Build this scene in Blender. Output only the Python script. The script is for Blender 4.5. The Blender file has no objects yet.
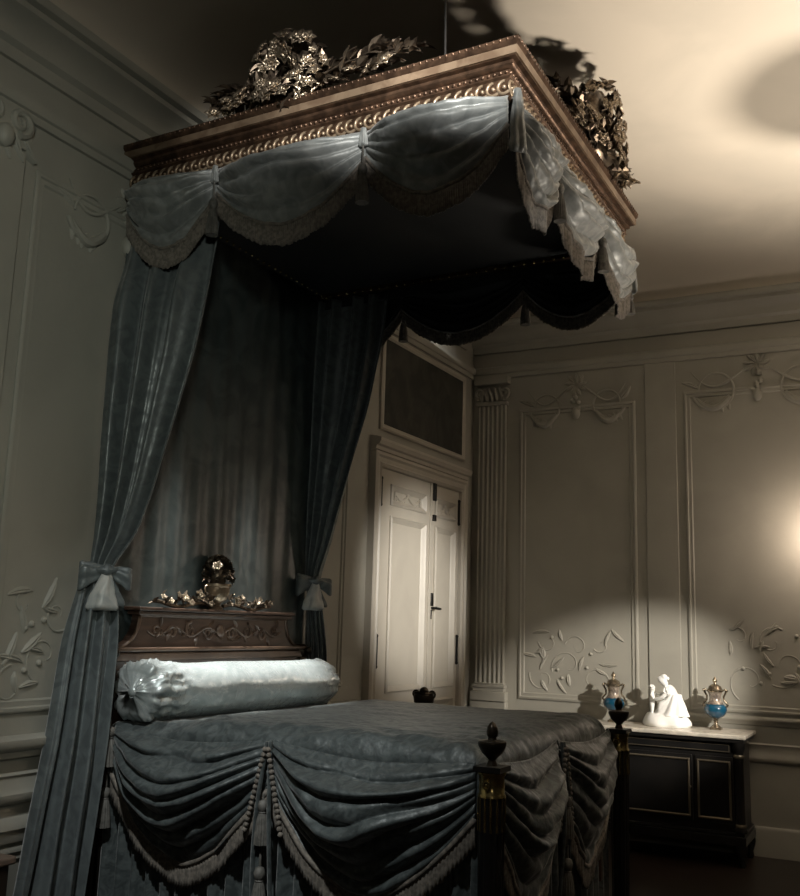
import bpy, math, random
from math import pi, sin, cos, radians
from mathutils import Vector, Matrix, noise

random.seed(7)
SC = bpy.context.scene
COL = SC.collection
V = Vector
ORG = {}            # world origin that each object's vertices were built relative to

# ------------------------------------------------------------------ materials
def mat(name, base, rough=0.5, metal=0.0, base2=None, scale=8.0, distort=0.5, detail=4.0, bump=0.0,
        bscale=None, sheen=0.0, coat=0.0, rough2=None, ramp=(0.4, 0.6), spec=0.5, stretch=None):
    m = bpy.data.materials.new(name)
    m.use_nodes = True
    nt = m.node_tree
    b = nt.nodes['Principled BSDF']
    b.inputs['Base Color'].default_value = (*base, 1)
    b.inputs['Roughness'].default_value = rough
    b.inputs['Metallic'].default_value = metal
    b.inputs['Specular IOR Level'].default_value = spec
    if sheen:
        b.inputs['Sheen Weight'].default_value = sheen
        b.inputs['Sheen Roughness'].default_value = 0.4
    if coat:
        b.inputs['Coat Weight'].default_value = coat
        b.inputs['Coat Roughness'].default_value = 0.12
    tc = nt.nodes.new('ShaderNodeTexCoord')
    src = tc.outputs['Object']
    if stretch:
        mp = nt.nodes.new('ShaderNodeMapping')
        mp.inputs['Scale'].default_value = stretch
        nt.links.new(src, mp.inputs['Vector'])
        src = mp.outputs['Vector']
    if base2 or rough2 is not None:
        n = nt.nodes.new('ShaderNodeTexNoise')
        n.inputs['Scale'].default_value = scale
        n.inputs['Detail'].default_value = detail
        n.inputs['Distortion'].default_value = distort
        nt.links.new(src, n.inputs['Vector'])
        r = nt.nodes.new('ShaderNodeMapRange')
        r.inputs['From Min'].default_value = ramp[0]
        r.inputs['From Max'].default_value = ramp[1]
        nt.links.new(n.outputs['Fac'], r.inputs['Value'])
        if base2:
            mx = nt.nodes.new('ShaderNodeMix')
            mx.data_type = 'RGBA'
            mx.inputs['A'].default_value = (*base, 1)
            mx.inputs['B'].default_value = (*base2, 1)
            nt.links.new(r.outputs['Result'], mx.inputs['Factor'])
            nt.links.new(mx.outputs['Result'], b.inputs['Base Color'])
        if rough2 is not None:
            r2 = nt.nodes.new('ShaderNodeMapRange')
            r2.inputs['To Min'].default_value = rough
            r2.inputs['To Max'].default_value = rough2
            nt.links.new(r.outputs['Result'], r2.inputs['Value'])
            nt.links.new(r2.outputs['Result'], b.inputs['Roughness'])
    if bump:
        n2 = nt.nodes.new('ShaderNodeTexNoise')
        n2.inputs['Scale'].default_value = bscale or scale * 3
        n2.inputs['Detail'].default_value = 3
        nt.links.new(src, n2.inputs['Vector'])
        bp = nt.nodes.new('ShaderNodeBump')
        bp.inputs['Strength'].default_value = bump
        bp.inputs['Distance'].default_value = 0.01
        nt.links.new(n2.outputs['Fac'], bp.inputs['Height'])
        nt.links.new(bp.outputs['Normal'], b.inputs['Normal'])
    return m

M = {}
M['wall'] = mat('painted_panelling', (0.350, 0.340, 0.295), 0.5, base2=(0.32, 0.311, 0.270), scale=2.2, bump=0.06, bscale=40)
M['darkwall'] = mat('low_bounce_wall', (0.05, 0.045, 0.036), 0.9, base2=(0.035, 0.03, 0.026), scale=3)  # unseen walls coloured dark to cut light bounced into the room
M['ceiling'] = mat('ceiling_plaster', (0.62, 0.56, 0.47), 0.85, base2=(0.56, 0.51, 0.43), scale=1.3, bump=0.05, bscale=25)
M['door'] = mat('door_paint', (0.47, 0.44, 0.38), 0.42, base2=(0.44, 0.41, 0.355), scale=4, bump=0.04, bscale=60)
M['floor'] = mat('dark_parquet', (0.012, 0.0085, 0.006), 0.35, base2=(0.020, 0.014, 0.010), scale=3, stretch=(1, 9, 1), bump=0.05)
M['silk'] = mat('blue_silk_damask', (0.128, 0.148, 0.150), 0.33, base2=(0.088, 0.103, 0.106), scale=11, distort=1.6, rough2=0.52, metal=0.12,
                sheen=0.25, bump=0.22, bscale=26)
M['valance'] = mat('lit_silk_damask', (0.250, 0.262, 0.255), 0.40, base2=(0.175, 0.187, 0.184), scale=11, distort=1.6, rough2=0.52, metal=0.12,
                sheen=0.25, bump=0.22, bscale=26)  # lighter copy of the curtain silk; lamplight on the valance put into colour
M['velvet'] = mat('crushed_blue_silk', (0.078, 0.092, 0.092), 0.45, base2=(0.037, 0.046, 0.047), scale=14, distort=2.0, rough2=0.58, metal=0.12,
                  sheen=0.35, bump=0.6, bscale=22)
M['bolster'] = mat('pale_blue_satin', (0.44, 0.475, 0.47), 0.24, metal=0.35, base2=(0.33, 0.37, 0.365), scale=9, distort=2.2, rough2=0.4,
                   sheen=0.2, bump=0.28, bscale=16)
M['bow'] = mat('grey_taffeta', (0.40, 0.40, 0.375), 0.33, base2=(0.30, 0.315, 0.305), scale=14, bump=0.2, bscale=30, sheen=0.2)
M['back'] = mat('teal_silk', (0.072, 0.088, 0.086), 0.36, base2=(0.040, 0.052, 0.052), scale=6, distort=1.2, bump=0.15, bscale=15)
M['fringe'] = mat('grey_brown_fringe', (0.19, 0.165, 0.138), 0.75, base2=(0.10, 0.088, 0.073), scale=60, distort=0.2, sheen=0.2)
M['tassel'] = mat('grey_tassel', (0.14, 0.133, 0.12), 0.65, base2=(0.085, 0.082, 0.073), scale=40)
M['gilt'] = mat('dull_gilding', (0.118, 0.070, 0.044), 0.36, 0.7, base2=(0.056, 0.033, 0.021), scale=18, bump=0.12, bscale=60)
M['giltpale'] = mat('pale_gilding', (0.36, 0.275, 0.19), 0.36, 0.55, base2=(0.24, 0.175, 0.115), scale=22)
M['giltband'] = mat('lighter_gilt_band', (0.23, 0.165, 0.11), 0.4, 0.5, base2=(0.15, 0.10, 0.065), scale=12)  # lighter gilding than the cornice around it
M['flower'] = mat('gilded_flower', (0.40, 0.33, 0.245), 0.34, 0.85, base2=(0.20, 0.155, 0.11), scale=30)
M['leaf'] = mat('gilded_leaf', (0.185, 0.145, 0.105), 0.36, 0.85, base2=(0.065, 0.048, 0.035), scale=25)
M['wood'] = mat('carved_walnut', (0.065, 0.037, 0.025), 0.36, 0.0, base2=(0.04, 0.023, 0.016), scale=5, stretch=(1, 1, 6), bump=0.1, bscale=30, coat=0.15)
M['woodlight'] = mat('waxed_walnut_edge', (0.105, 0.066, 0.044), 0.34, 0.1, base2=(0.07, 0.043, 0.029), scale=9, coat=0.2)
M['ebony'] = mat('black_ebony', (0.009, 0.009, 0.009), 0.28, base2=(0.014, 0.013, 0.012), scale=6)
M['bronze'] = mat('dark_bronze', (0.045, 0.035, 0.025), 0.3, 0.7)
M['brass'] = mat('polished_brass', (0.58, 0.46, 0.20), 0.2, 0.95, base2=(0.42, 0.32, 0.13), scale=20)
M['marble'] = mat('pale_marble', (0.62, 0.58, 0.50), 0.25, base2=(0.48, 0.45, 0.39), scale=5, distort=2.5)
M['inlay'] = mat('brass_inlay', (0.22, 0.19, 0.14), 0.35, 0.7)
M['blue'] = mat('turquoise_blue_porcelain', (0.007, 0.058, 0.112), 0.18, base2=(0.010, 0.074, 0.132), scale=14, coat=0.5)
M['mount'] = mat('gilt_bronze_mount', (0.42, 0.36, 0.27), 0.25, 0.9, base2=(0.22, 0.18, 0.13), scale=40)
M['vaseneck'] = mat('vase_neck', (0.42, 0.36, 0.29), 0.25, 0.3, base2=(0.18, 0.15, 0.13), scale=35)
M['biscuit'] = mat('white_biscuit', (0.87, 0.88, 0.86), 0.55)
M['iron'] = mat('black_iron', (0.015, 0.014, 0.013), 0.4, 0.5)
M['canvas'] = mat('old_painting', (0.030, 0.031, 0.027), 0.5, base2=(0.075, 0.072, 0.060), scale=3.2, distort=1.8, detail=8, ramp=(0.42, 0.72))
M['lining'] = mat('shaded_lining', (0.008, 0.0095, 0.010), 0.8, base2=(0.006, 0.007, 0.008), scale=7)  # near-black; shade inside the canopy is put into the colour
M['chest'] = mat('dark_oak', (0.025, 0.018, 0.014), 0.45)
M['chestrim'] = mat('brown_rim', (0.16, 0.12, 0.095), 0.45)

M['frost'] = mat('shadow_dish_glass', (0.75, 0.72, 0.66), 0.4)
M['frost'].node_tree.nodes['Principled BSDF'].inputs['Alpha'].default_value = 0.42  # see-through so the added dish casts only a faint ceiling shadow

# ------------------------------------------------------------------ mesh builder
class MB:
    def __init__(s):
        s.v = []; s.f = []
    def add(s, vs, fs):
        o = len(s.v)
        s.v += [V(p) for p in vs]
        s.f += [tuple(i + o for i in f) for f in fs]
    def box(s, lo, hi):
        (a, b, c), (d, e, f) = lo, hi
        s.add([(a, b, c), (d, b, c), (d, e, c), (a, e, c), (a, b, f), (d, b, f), (d, e, f), (a, e, f)],
              [(3, 2, 1, 0), (4, 5, 6, 7), (0, 1, 5, 4), (1, 2, 6, 5), (2, 3, 7, 6), (3, 0, 4, 7)])
    def grid(s, fn, nu, nv, wrap=False):
        vs = [fn(i / nu, j / nv) for i in range(nu + (0 if wrap else 1)) for j in range(nv + 1)]
        n = nu if wrap else nu + 1
        fs = []
        for i in range(nu):
            k = (i + 1) % n
            for j in range(nv):
                fs.append((i * (nv + 1) + j, k * (nv + 1) + j, k * (nv + 1) + j + 1, i * (nv + 1) + j + 1))
        s.add(vs, fs)
    def lathe(s, prof, c=(0, 0, 0), n=24, ripple=None, axis='z', sq=(1, 1)):
        c = V(c); L = len(prof)
        vs = []
        for i in range(n):
            a = 2 * pi * i / n
            for j, (r, z) in enumerate(prof):
                rr = r
                if ripple:
                    rr = r * (1 + ripple[1] * sin(ripple[0] * a))
                x, y = rr * cos(a) * sq[0], rr * sin(a) * sq[1]
                p = V((x, y, z)) if axis == 'z' else (V((x, z, y)) if axis == 'y' else V((z, x, y)))
                vs.append(c + p)
        fs = []
        for i in range(n):
            k = (i + 1) % n
            for j in range(L - 1):
                fs.append((i * L + j, k * L + j, k * L + j + 1, i * L + j + 1))
        o0 = len(vs)
        s.add(vs, fs)
        base = len(s.v) - o0
        if prof[0][0] > 1e-4: s.f.append(tuple(base + i * L for i in reversed(range(n))))
        if prof[-1][0] > 1e-4: s.f.append(tuple(base + i * L + L - 1 for i in range(n)))
    def tube(s, path, rad, n=8, flat=None, caps=True):
        P = [V(p) for p in path]
        R = rad if isinstance(rad, (list, tuple)) else [rad] * len(P)
        t0 = (P[1] - P[0]).normalized()
        up = V((0, 0, 1)) if abs(t0.z) < 0.9 else V((1, 0, 0))
        nrm = (up - t0 * up.dot(t0)).normalized()
        o = len(s.v); vs = []
        for i, p in enumerate(P):
            t = (P[min(i + 1, len(P) - 1)] - P[max(i - 1, 0)])
            if t.length > 1e-9: t.normalize()
            else: t = t0
            nrm = nrm - t * nrm.dot(t)
            nrm = nrm.normalized() if nrm.length > 1e-6 else V((1, 0, 0))
            b = t.cross(nrm)
            for k in range(n):
                a = 2 * pi * k / n
                d = nrm * cos(a) + b * sin(a)
                vs.append(p + d * R[i])
        fs = []
        for i in range(len(P) - 1):
            for k in range(n):
                k2 = (k + 1) % n
                fs.append((i * n + k, i * n + k2, (i + 1) * n + k2, (i + 1) * n + k))
        if caps:
            fs.append(tuple(reversed(range(n))))
            fs.append(tuple((len(P) - 1) * n + k for k in range(n)))
        s.add(vs, fs)
        if flat:                                            # squash towards a plane: (point, normal, factor)
            q, nn, fac = V(flat[0]), V(flat[1]), flat[2]
            for i in range(o, len(s.v)):
                h = (s.v[i] - q).dot(nn)
                s.v[i] -= nn * h * (1 - fac)
    def ball(s, c, r, n=10, m=7, sc=(1, 1, 1)):
        prof = [(r * sin(pi * j / m), -r * cos(pi * j / m)) for j in range(m + 1)]
        o = len(s.v)
        s.lathe(prof, (0, 0, 0), n)
        for i in range(o, len(s.v)):
            p = s.v[i]
            s.v[i] = V(c) + V((p.x * sc[0], p.y * sc[1], p.z * sc[2]))
    def torus(s, c, R, r, n=24, m=8, frame=None, arc=(0, 2 * pi)):
        ax, ay, az = frame or (V((1, 0, 0)), V((0, 1, 0)), V((0, 0, 1)))
        full = abs(arc[1] - arc[0] - 2 * pi) < 1e-6
        def fn(u, w):
            a = arc[0] + (arc[1] - arc[0]) * u; b = 2 * pi * w
            q = R + r * cos(b)
            return V(c) + ax * (q * cos(a)) + ay * (q * sin(a)) + az * (r * sin(b))
        s.grid(fn, n, m, wrap=full)
    def leaf(s, p, d, up, L, w, curl=0.25):
        p = V(p); d = V(d).normalized(); up = V(up)
        up = (up - d * up.dot(d))
        up = up.normalized() if up.length > 1e-5 else d.orthogonal().normalized()
        sd = d.cross(up)
        prof = [(0, .12), (.25, .8), (.5, 1.0), (.75, .62), (1, .02)]
        vs = []
        for t, k in prof:
            q = p + d * (L * t) + up * (curl * L * (t * t) * -0.6 + curl * L * .5 * t)
            h = up * (w * k * .28)
            vs += [q - sd * (w * k * .5) + h, q - up * .0, q + sd * (w * k * .5) + h]
        fs = []
        for i in range(4):
            fs += [(3 * i, 3 * i + 1, 3 * i + 4, 3 * i + 3), (3 * i + 1, 3 * i + 2, 3 * i + 5, 3 * i + 4)]
        s.add(vs, fs)
    def build(s, name, m, parent=None, loc=None, smooth=True, angle=40, solid=0, bevel=0, subsurf=0):
        if parent is not None:
            org = ORG[parent.name]
        else:
            org = V(loc) if loc is not None else V((0, 0, 0))
        me = bpy.data.meshes.new(name)
        me.from_pydata([p - org for p in s.v], [], s.f)
        me.update()
        if smooth:
            me.polygons.foreach_set('use_smooth', [True] * len(me.polygons))
            if angle < 180: me.set_sharp_from_angle(angle=radians(angle))
        me.materials.append(m)
        o = bpy.data.objects.new(name, me)
        COL.objects.link(o)
        ORG[o.name] = org
        if parent is not None: o.parent = parent
        else: o.location = org
        if bevel:
            b = o.modifiers.new('edge', 'BEVEL'); b.width = bevel; b.segments = 2; b.limit_method = 'ANGLE'
        if solid:
            d = o.modifiers.new('thickness', 'SOLIDIFY'); d.thickness = solid; d.offset = 0
        if subsurf:
            d = o.modifiers.new('smooth', 'SUBSURF'); d.levels = subsurf; d.render_levels = subsurf
        return o

def tag(o, label, cat, group=None):
    o['label'] = label; o['category'] = cat
    if group: o['group'] = group
    return o
def thing(name, loc, label, cat, group=None):
    o = bpy.data.objects.new(name, None)
    o.empty_display_size = 0.1
    COL.objects.link(o)
    o.location = V(loc); ORG[o.name] = V(loc)
    return tag(o, label, cat, group)
def holder(name, loc, parent=None, structure=False):
    o = bpy.data.objects.new(name, None)
    COL.objects.link(o)
    if parent is not None: o.parent = parent; ORG[o.name] = ORG[parent.name]
    else: o.location = V(loc); ORG[o.name] = V(loc)
    if structure: o['kind'] = 'structure'
    return o
def struct(name, mb, m, parent=None, **k):
    o = mb.build(name, m, parent, **k)
    if parent is None: o['kind'] = 'structure'
    return o
def copy_tree(o, parent=None):
    c = o.copy(); COL.objects.link(c)
    if parent is not None: c.parent = parent
    for ch in list(o.children): copy_tree(ch, c)
    return c
def sm(a, b, t):
    t = max(0.0, min(1.0, (t - a) / (b - a))); return t * t * (3 - 2 * t)
def interp(keys, x):
    """piecewise monotone interpolation of rows (x, ...) sorted by x"""
    if x <= keys[0][0]: return keys[0][1:]
    for a, b in zip(keys, keys[1:]):
        if x <= b[0]:
            t = (x - a[0]) / (b[0] - a[0])
            return tuple(p + (q - p) * t for p, q in zip(a[1:], b[1:]))
    return keys[-1][1:]

# ------------------------------------------------------------------ room shell
XA, YB, ZC = -3.38, 7.75, 4.45
XR, YF = 2.6, -1.3
def pa(u, z, d): return V((XA + d, u, z))            # left wall: u is y
def pb(u, z, d): return V((u, YB - d, z))            # back wall: u is x
mb = MB(); mb.box((XA - .12, YF - .12, -.1), (XR + .12, YB + .12, 0)); struct('floor', mb, M['floor'], smooth=False)
mb = MB(); mb.box((XA - .12, YF - .12, ZC), (XR + .12, YB + .12, ZC + .1)); struct('ceiling', mb, M['ceiling'], smooth=False)
mb = MB(); mb.box((XA - .12, YF - .12, 0), (XA, YB + .12, ZC)); struct('wall_left', mb, M['wall'], smooth=False)
mb = MB(); mb.box((XA, YB, 0), (XR, YB + .12, ZC)); struct('wall_back', mb, M['wall'], smooth=False)
mb = MB(); mb.box((XR, YF, 0), (XR + .12, YB + .12, ZC)); struct('wall_right', mb, M['darkwall'], smooth=False)
mb = MB(); mb.box((XA, YF - .12, 0), (XR, YF, ZC)); struct('wall_front', mb, M['darkwall'], smooth=False)

trim_n = [0]
def trim(mb, m=None, **k):
    trim_n[0] += 1
    return struct('trim_%d' % trim_n[0], mb, m or M['wall'], **k)
def hmould(fn, prof, u0, u1):
    """horizontal moulding: profile of (d, z) extruded along the wall"""
    mb = MB(); n = len(prof)
    mb.add([fn(u0, z, d) for d, z in prof] + [fn(u1, z, d) for d, z in prof],
           [(i, i + 1, n + i + 1, n + i) for i in range(n - 1)] + [tuple(reversed(range(n))), tuple(range(n, 2 * n))])
    return mb
def frame_mb(fn, u0, u1, z0, z1, prof, mb=None):
    mb = mb or MB(); n = len(prof); vs = []
    for t, d in prof:
        vs += [fn(u0 + t, z0 + t, d), fn(u1 - t, z0 + t, d), fn(u1 - t, z1 - t, d), fn(u0 + t, z1 - t, d)]
    fs = []
    for i in range(n - 1):
        for k in range(4):
            fs.append((4 * i + k, 4 * i + (k + 1) % 4, 4 * i + 4 + (k + 1) % 4, 4 * i + 4 + k))
    mb.add(vs, fs); return mb
PANEL = [(0, 0), (0, .010), (.010, .016), (.020, .016), (.026, .007), (.040, .007), (.048, .010), (.056, .0)]
# crown cornice on both walls
CROWN = [(0, 3.93), (.02, 3.93), (.03, 3.98), (.055, 4.00), (.06, 4.03), (.10, 4.08), (.15, 4.10), (.155, 4.125), (.19, 4.13), (.20, 4.145), (.20, 4.165), (.17, 4.18), (0, 4.19)]
trim(hmould(pa, CROWN, YF, YB - .19)); trim(hmould(pb, CROWN, XA, XR))
# cove above the cornice up to the ceiling
COVE = [(0, 4.175)] + [(.165 + .85 * (1 - cos(k / 16 * pi / 2)), 4.175 + .274 * sin(k / 16 * pi / 2)) for k in range(17)] + [(0, 4.4495)]
trim(hmould(pa, COVE, YF, YB - .165), M['ceiling'], angle=60); trim(hmould(pb, COVE, XA + .165, XR), M['ceiling'], angle=60)
# architrave band under the frieze
ARCH = [(0, 3.70), (.02, 3.70), (.022, 3.735), (.035, 3.74), (.045, 3.765), (.045, 3.79), (.02, 3.80), (0, 3.81)]
trim(hmould(pa, ARCH, YF, YB - .05)); trim(hmould(pb, ARCH, XA, XR))
# dado cap, lower rails and baseboards
DADO = [(0, .955), (.025, .96), (.03, .985), (.05, .995), (.06, 1.01), (.06, 1.035), (.045, 1.045), (0, 1.05)]
DADOB = [(0, .900), (.008, .905), (.012, .925), (.024, .935), (.028, .948), (.024, .958), (0, .968)]
RAIL = [(0, .77), (.02, .775), (.032, .79), (.032, .815), (.018, .83), (.012, .88), (.02, .89), (0, .90)]
RAILB = [(0, .64), (.008, .645), (.015, .66), (.015, .68), (.006, .70), (.005, .76), (.009, .77), (0, .78)]
RAIL2 = [(0, .62), (.018, .62), (.024, .64), (.024, .66), (.035, .675), (.03, .70), (.012, .715), (0, .72)]
trim(hmould(pa, DADO, YF, 3.9)); trim(hmould(pa, RAIL, YF, 3.9)); trim(hmould(pa, RAIL2, YF, 3.9))
trim(hmould(pa, DADO, 5.25, 5.83))
trim(hmould(pb, DADOB, -1.60, XR)); trim(hmould(pb, RAILB, -3.02, XR))
BASE = [(0, 0), (.014, 0), (.014, .16), (.010, .175), (.010, .188), (.004, .20), (0, .205)]
mb = hmould(pa, BASE, YF, 5.8); struct('baseboard_left', mb, M['wall'])
mb = hmould(pb, BASE, XA, XR); struct('baseboard_back', mb, M['wall'])
# wall panels: raised mouldings
def panel(fn, u0, u1, z0, z1): trim(frame_mb(fn, u0, u1, z0, z1, PANEL))
panel(pa, 2.83, 3.95, 1.14, 3.50)
panel(pa, 1.20, 2.42, 1.14, 3.50)
panel(pa, 5.28, 5.64, 1.14, 3.50)
panel(pa, 2.83, 3.9, .25, .60); panel(pa, 1.2, 2.42, .25, .60)
panel(pb, -2.94, -1.945, .985, 3.40)
panel(pb, -1.56, -.32, .985, 3.44)
panel(pb, .1, 1.34, .985, 3.44)
# strips (lesenes) between the panels of the back wall
for a, b in ((-1.865, -1.62), (-.24, .02)):
    mb = MB(); mb.box(pb(a, 1.0, .012), pb(b, 3.70, -.002)); trim(mb, bevel=.004)
mb = MB(); mb.box(pa(2.50, 1.05, -.002), pa(2.76, 3.55, .018)); trim(mb, bevel=.005)

# fluted corner pilaster on the back wall
def pilaster(fn, u0, u1, z0, z1, nf=6):
    mb = MB(); N = nf * 10 + 1
    def d(t):
        k = t * nf * 1.0
        return .045 - (.014 * max(0, sin(pi * (k % 1.0) * 1.25 - .4)) if .04 < t < .96 else 0)
    vs = []
    for i in range(N):
        t = i / (N - 1)
        for z in (z0, z1): vs.append(fn(u0 + (u1 - u0) * t, z, d(t)))
    for z in (z0, z1): vs.append(fn(u1, z, 0))
    for z in (z0, z1): vs.insert(0 if z == z0 else 1, fn(u0, z, 0))
    n = len(vs) // 2
    mb.add(vs, [(2 * i, 2 * i + 2, 2 * i + 3, 2 * i + 1) for i in range(n - 1)])
    return mb
trim(pilaster(pb, -3.31, -3.06, 1.10, 3.47))
mb = MB()
for z0, z1, e in ((.955, 1.03, .03), (1.03, 1.06, .015), (1.06, 1.085, .022), (1.085, 1.10, .008)):
    mb.box(pb(-3.31 - e, z0, .045 + e), pb(-3.06 + e, z1, -.002))
trim(mb, bevel=.004)
mb = MB(); mb.box(pb(-3.345, 0, .06), pb(-3.03, .955, -.002)); trim(mb, bevel=.006)
# capital with volutes and abacus
def spiral(c, r0, r1, a0, turns, n=36):
    return [(c[0] + (r0 + (r1 - r0) * i / n) * cos(a0 + turns * 2 * pi * i / n),
             c[1] + (r0 + (r1 - r0) * i / n) * sin(a0 + turns * 2 * pi * i / n)) for i in range(n + 1)]
def relief(fn, curves, d=0.012, fl=.8):
    mb = MB()
    for pts, r0, r1 in curves:
        n = len(pts) - 1
        rad = [max(.002, (r0 + (r1 - r0) * i / n)) * (0.35 + 0.65 * sin(pi * min(1, .15 + .85 * i / n))) if r1 == r0 else max(.002, r0 + (r1 - r0) * i / n) for i in range(n + 1)]
        mb.tube([fn(p[0], p[1], d * .6) for p in pts], rad, 8)
    return mb
def leaf_relief(mb, fn, p, ang, L, w, d=.004):
    """acanthus-like raised leaf on a wall"""
    nu, nv = 8, 6
    def g(u, v):
        k = sin(pi * (u * .93 + .04)) ** .8 * (1 - .25 * abs(sin(u * pi * 3.5)))
        x = L * u; y = (v - .5) * w * k
        bend = .25 * L * u * u
        X = x * cos(ang) - (y + bend) * sin(ang); Y = x * sin(ang) + (y + bend) * cos(ang)
        h = d + .009 * k * (1 - (2 * v - 1) ** 2) + .003 * cos(v * 6 * pi) * k
        return fn(p[0] + X, p[1] + Y, h if 0 < v < 1 else -.002)
    mb.grid(g, nu, nv)
mb = relief(pb, [(spiral((-3.30, 3.56), .045, .006, -pi / 2, -1.6), .016, .008), (spiral((-3.07, 3.56), .045, .006, -pi / 2, 1.6), .016, .008)], .07)
for k in range(5): leaf_relief(mb, pb, (-3.28 + k * .048, 3.48), pi / 2, .13, .06, .045)
mb.box(pb(-3.34, 3.64, .075), pb(-3.03, 3.70, -.002)); mb.box(pb(-3.325, 3.45, .058), pb(-3.045, 3.48, -.002))
trim(mb)

# ---- plaster ornaments
def garland(fn, c, w, h, seed):
    r = random.Random(seed); mb = MB()
    u, z = c
    for sgn in (-1, 1):
        # hanging C-scroll loop each side of the centre
        arc = [(u + sgn * (.06 + (w * .5 - .06) * t), z - h * .05 - h * .55 * sin(pi * t) * (.35 + .65 * t)) for t in [i / 20 for i in range(21)]]
        mbt = relief(fn, [(arc, .010, .010)], .012); mb.add(mbt.v, mbt.f)
        lo = spiral((u + sgn * w * .32, z - h * .50), w * .17, w * .12, pi * (1.1 if sgn < 0 else -.1), sgn * -.95 if sgn > 0 else .95)
        mbt = relief(fn, [(lo, .014, .006)], .012); mb.add(mbt.v, mbt.f)
        swell = [(u + sgn * w * (.20 + .26 * t), z - h * (.62 + .30 * sin(pi * (t * .9 + .05)))) for t in [i / 14 for i in range(15)]]
        mbt = relief(fn, [(swell, .026, .026)], .014); mb.add(mbt.v, mbt.f)
        for k in range(5):
            leaf_relief(mb, fn, (u + sgn * w * (.22 + .05 * k), z - h * (.72 + .05 * sin(k))), -pi / 2 + sgn * .5 + r.uniform(-.4, .4), .09, .05)
        leaf_relief(mb, fn, (u + sgn * w * .44, z - h * .45), pi / 2 - sgn * .9, .14, .06)
    for k in range(9):
        a = 2 * pi * k / 9
        leaf_relief(mb, fn, (u + .015 * cos(a), z + .015 * sin(a)), a, .085, .05, .008)
    for k in range(6): mb.ball(fn(u + r.uniform(-.03, .03), z - h * .35 + r.uniform(-.09, .05), .015), .022, 8, 6)
    mb.ball(fn(u, z - h * .68, .012), .045, 12, 8, (.8, .8, 1.2))
    return mb
trim(garland(pb, (-2.44, 3.58), .84, .36, 1))
trim(garland(pb, (-1.00, 3.62), 1.00, .36, 2))
trim(garland(pa, (3.42, 3.56), .80, .30, 3))
def foliage_relief(fn, c, w, h, seed, mir=1):
    r = random.Random(seed); mb = MB(); u, z = c
    cur = []
    for k, (du, dz, R, tr) in enumerate([(-.35, .05, .16, .9), (-.05, .25, .20, -.8), (.25, .02, .18, .9), (.05, .55, .14, -.9), (-.28, .62, .12, .8), (.33, .60, .10, .7)]):
        cur.append((spiral((u + mir * du * w, z + dz * h), R * w, .2 * R * w, r.uniform(0, 6.28), tr * mir), .006, .003))
    mbt = relief(fn, cur, .001); mb.add(mbt.v, mbt.f)
    for k in range(16):
        leaf_relief(mb, fn, (u + r.uniform(-.45, .45) * w, z + r.uniform(-.05, .85) * h), r.uniform(0, 6.28), r.uniform(.08, .15), r.uniform(.035, .06))
    for k in range(5):
        mb.ball(fn(u + r.uniform(-.3, .3) * w, z + r.uniform(0, .7) * h, .0), .015, 8, 6)
    return mb
trim(foliage_relief(pb, (-2.48, 1.14), .72, .50, 11))
trim(foliage_relief(pb, (-.92, 1.20), .85, .55, 12, -1))
trim(foliage_relief(pa, (3.16, 1.22), .56, .60, 13))
# console bracket of the left wall lesene
mb = relief(pa, [(spiral((2.56, 3.66), .06, .01, -pi / 2, -1.5), .022, .012), (spiral((2.70, 3.66), .06, .01, -pi / 2, 1.5), .022, .012)], .05)
for k in range(5): leaf_relief(mb, pa, (2.63 + (k - 2) * .035, 3.64), -pi / 2 + (k - 2) * .25, .16, .06, .025)
mb.ball(pa(2.63, 3.57, .03), .045, 12, 8, (.8, 1, 1.2)); mb.box(pa(2.49, 3.55, -.002), pa(2.77, 3.72, .03))
trim(mb)

# ------------------------------------------------------------------ double door (structure)
door = holder('door_1', (XA, 6.74, 0), structure=True)
mb = MB()
CAS = [(-.10, 0), (-.10, .055), (-.075, .065), (-.06, .05), (-.03, .05), (-.018, .06), (0, .045), (.012, .0)]
# casing: left, right and head as one mitred frame open at the floor
def casing(y0, y1, zt, prof):
    n = len(prof); vs = []
    for t, d in prof:
        vs += [pa(y0 + t, 0, d), pa(y0 + t, zt - t, d), pa(y1 - t, zt - t, d), pa(y1 - t, 0, d)]
    return vs, [(4 * i + k, 4 * i + k + 1, 4 * i + 5 + k, 4 * i + 4 + k) for i in range(n - 1) for k in range(3)]
mb.add(*casing(6.03, 7.44, 2.665, CAS))
mb.build('door_frame', M['door'], door, angle=30)
HEAD = [(0, 2.77), (.05, 2.775), (.055, 2.80), (.075, 2.81), (.09, 2.835), (.09, 2.855), (.06, 2.865), (0, 2.875)]
mb = hmould(pa, HEAD, 5.93, 7.55); mb.build('door_cornice', M['door'], door, angle=30)
PD = [(0, .0), (0, .012), (.012, .020), (.022, .010), (.034, .002), (.046, -.0115), (.060, -.0115)]
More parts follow.
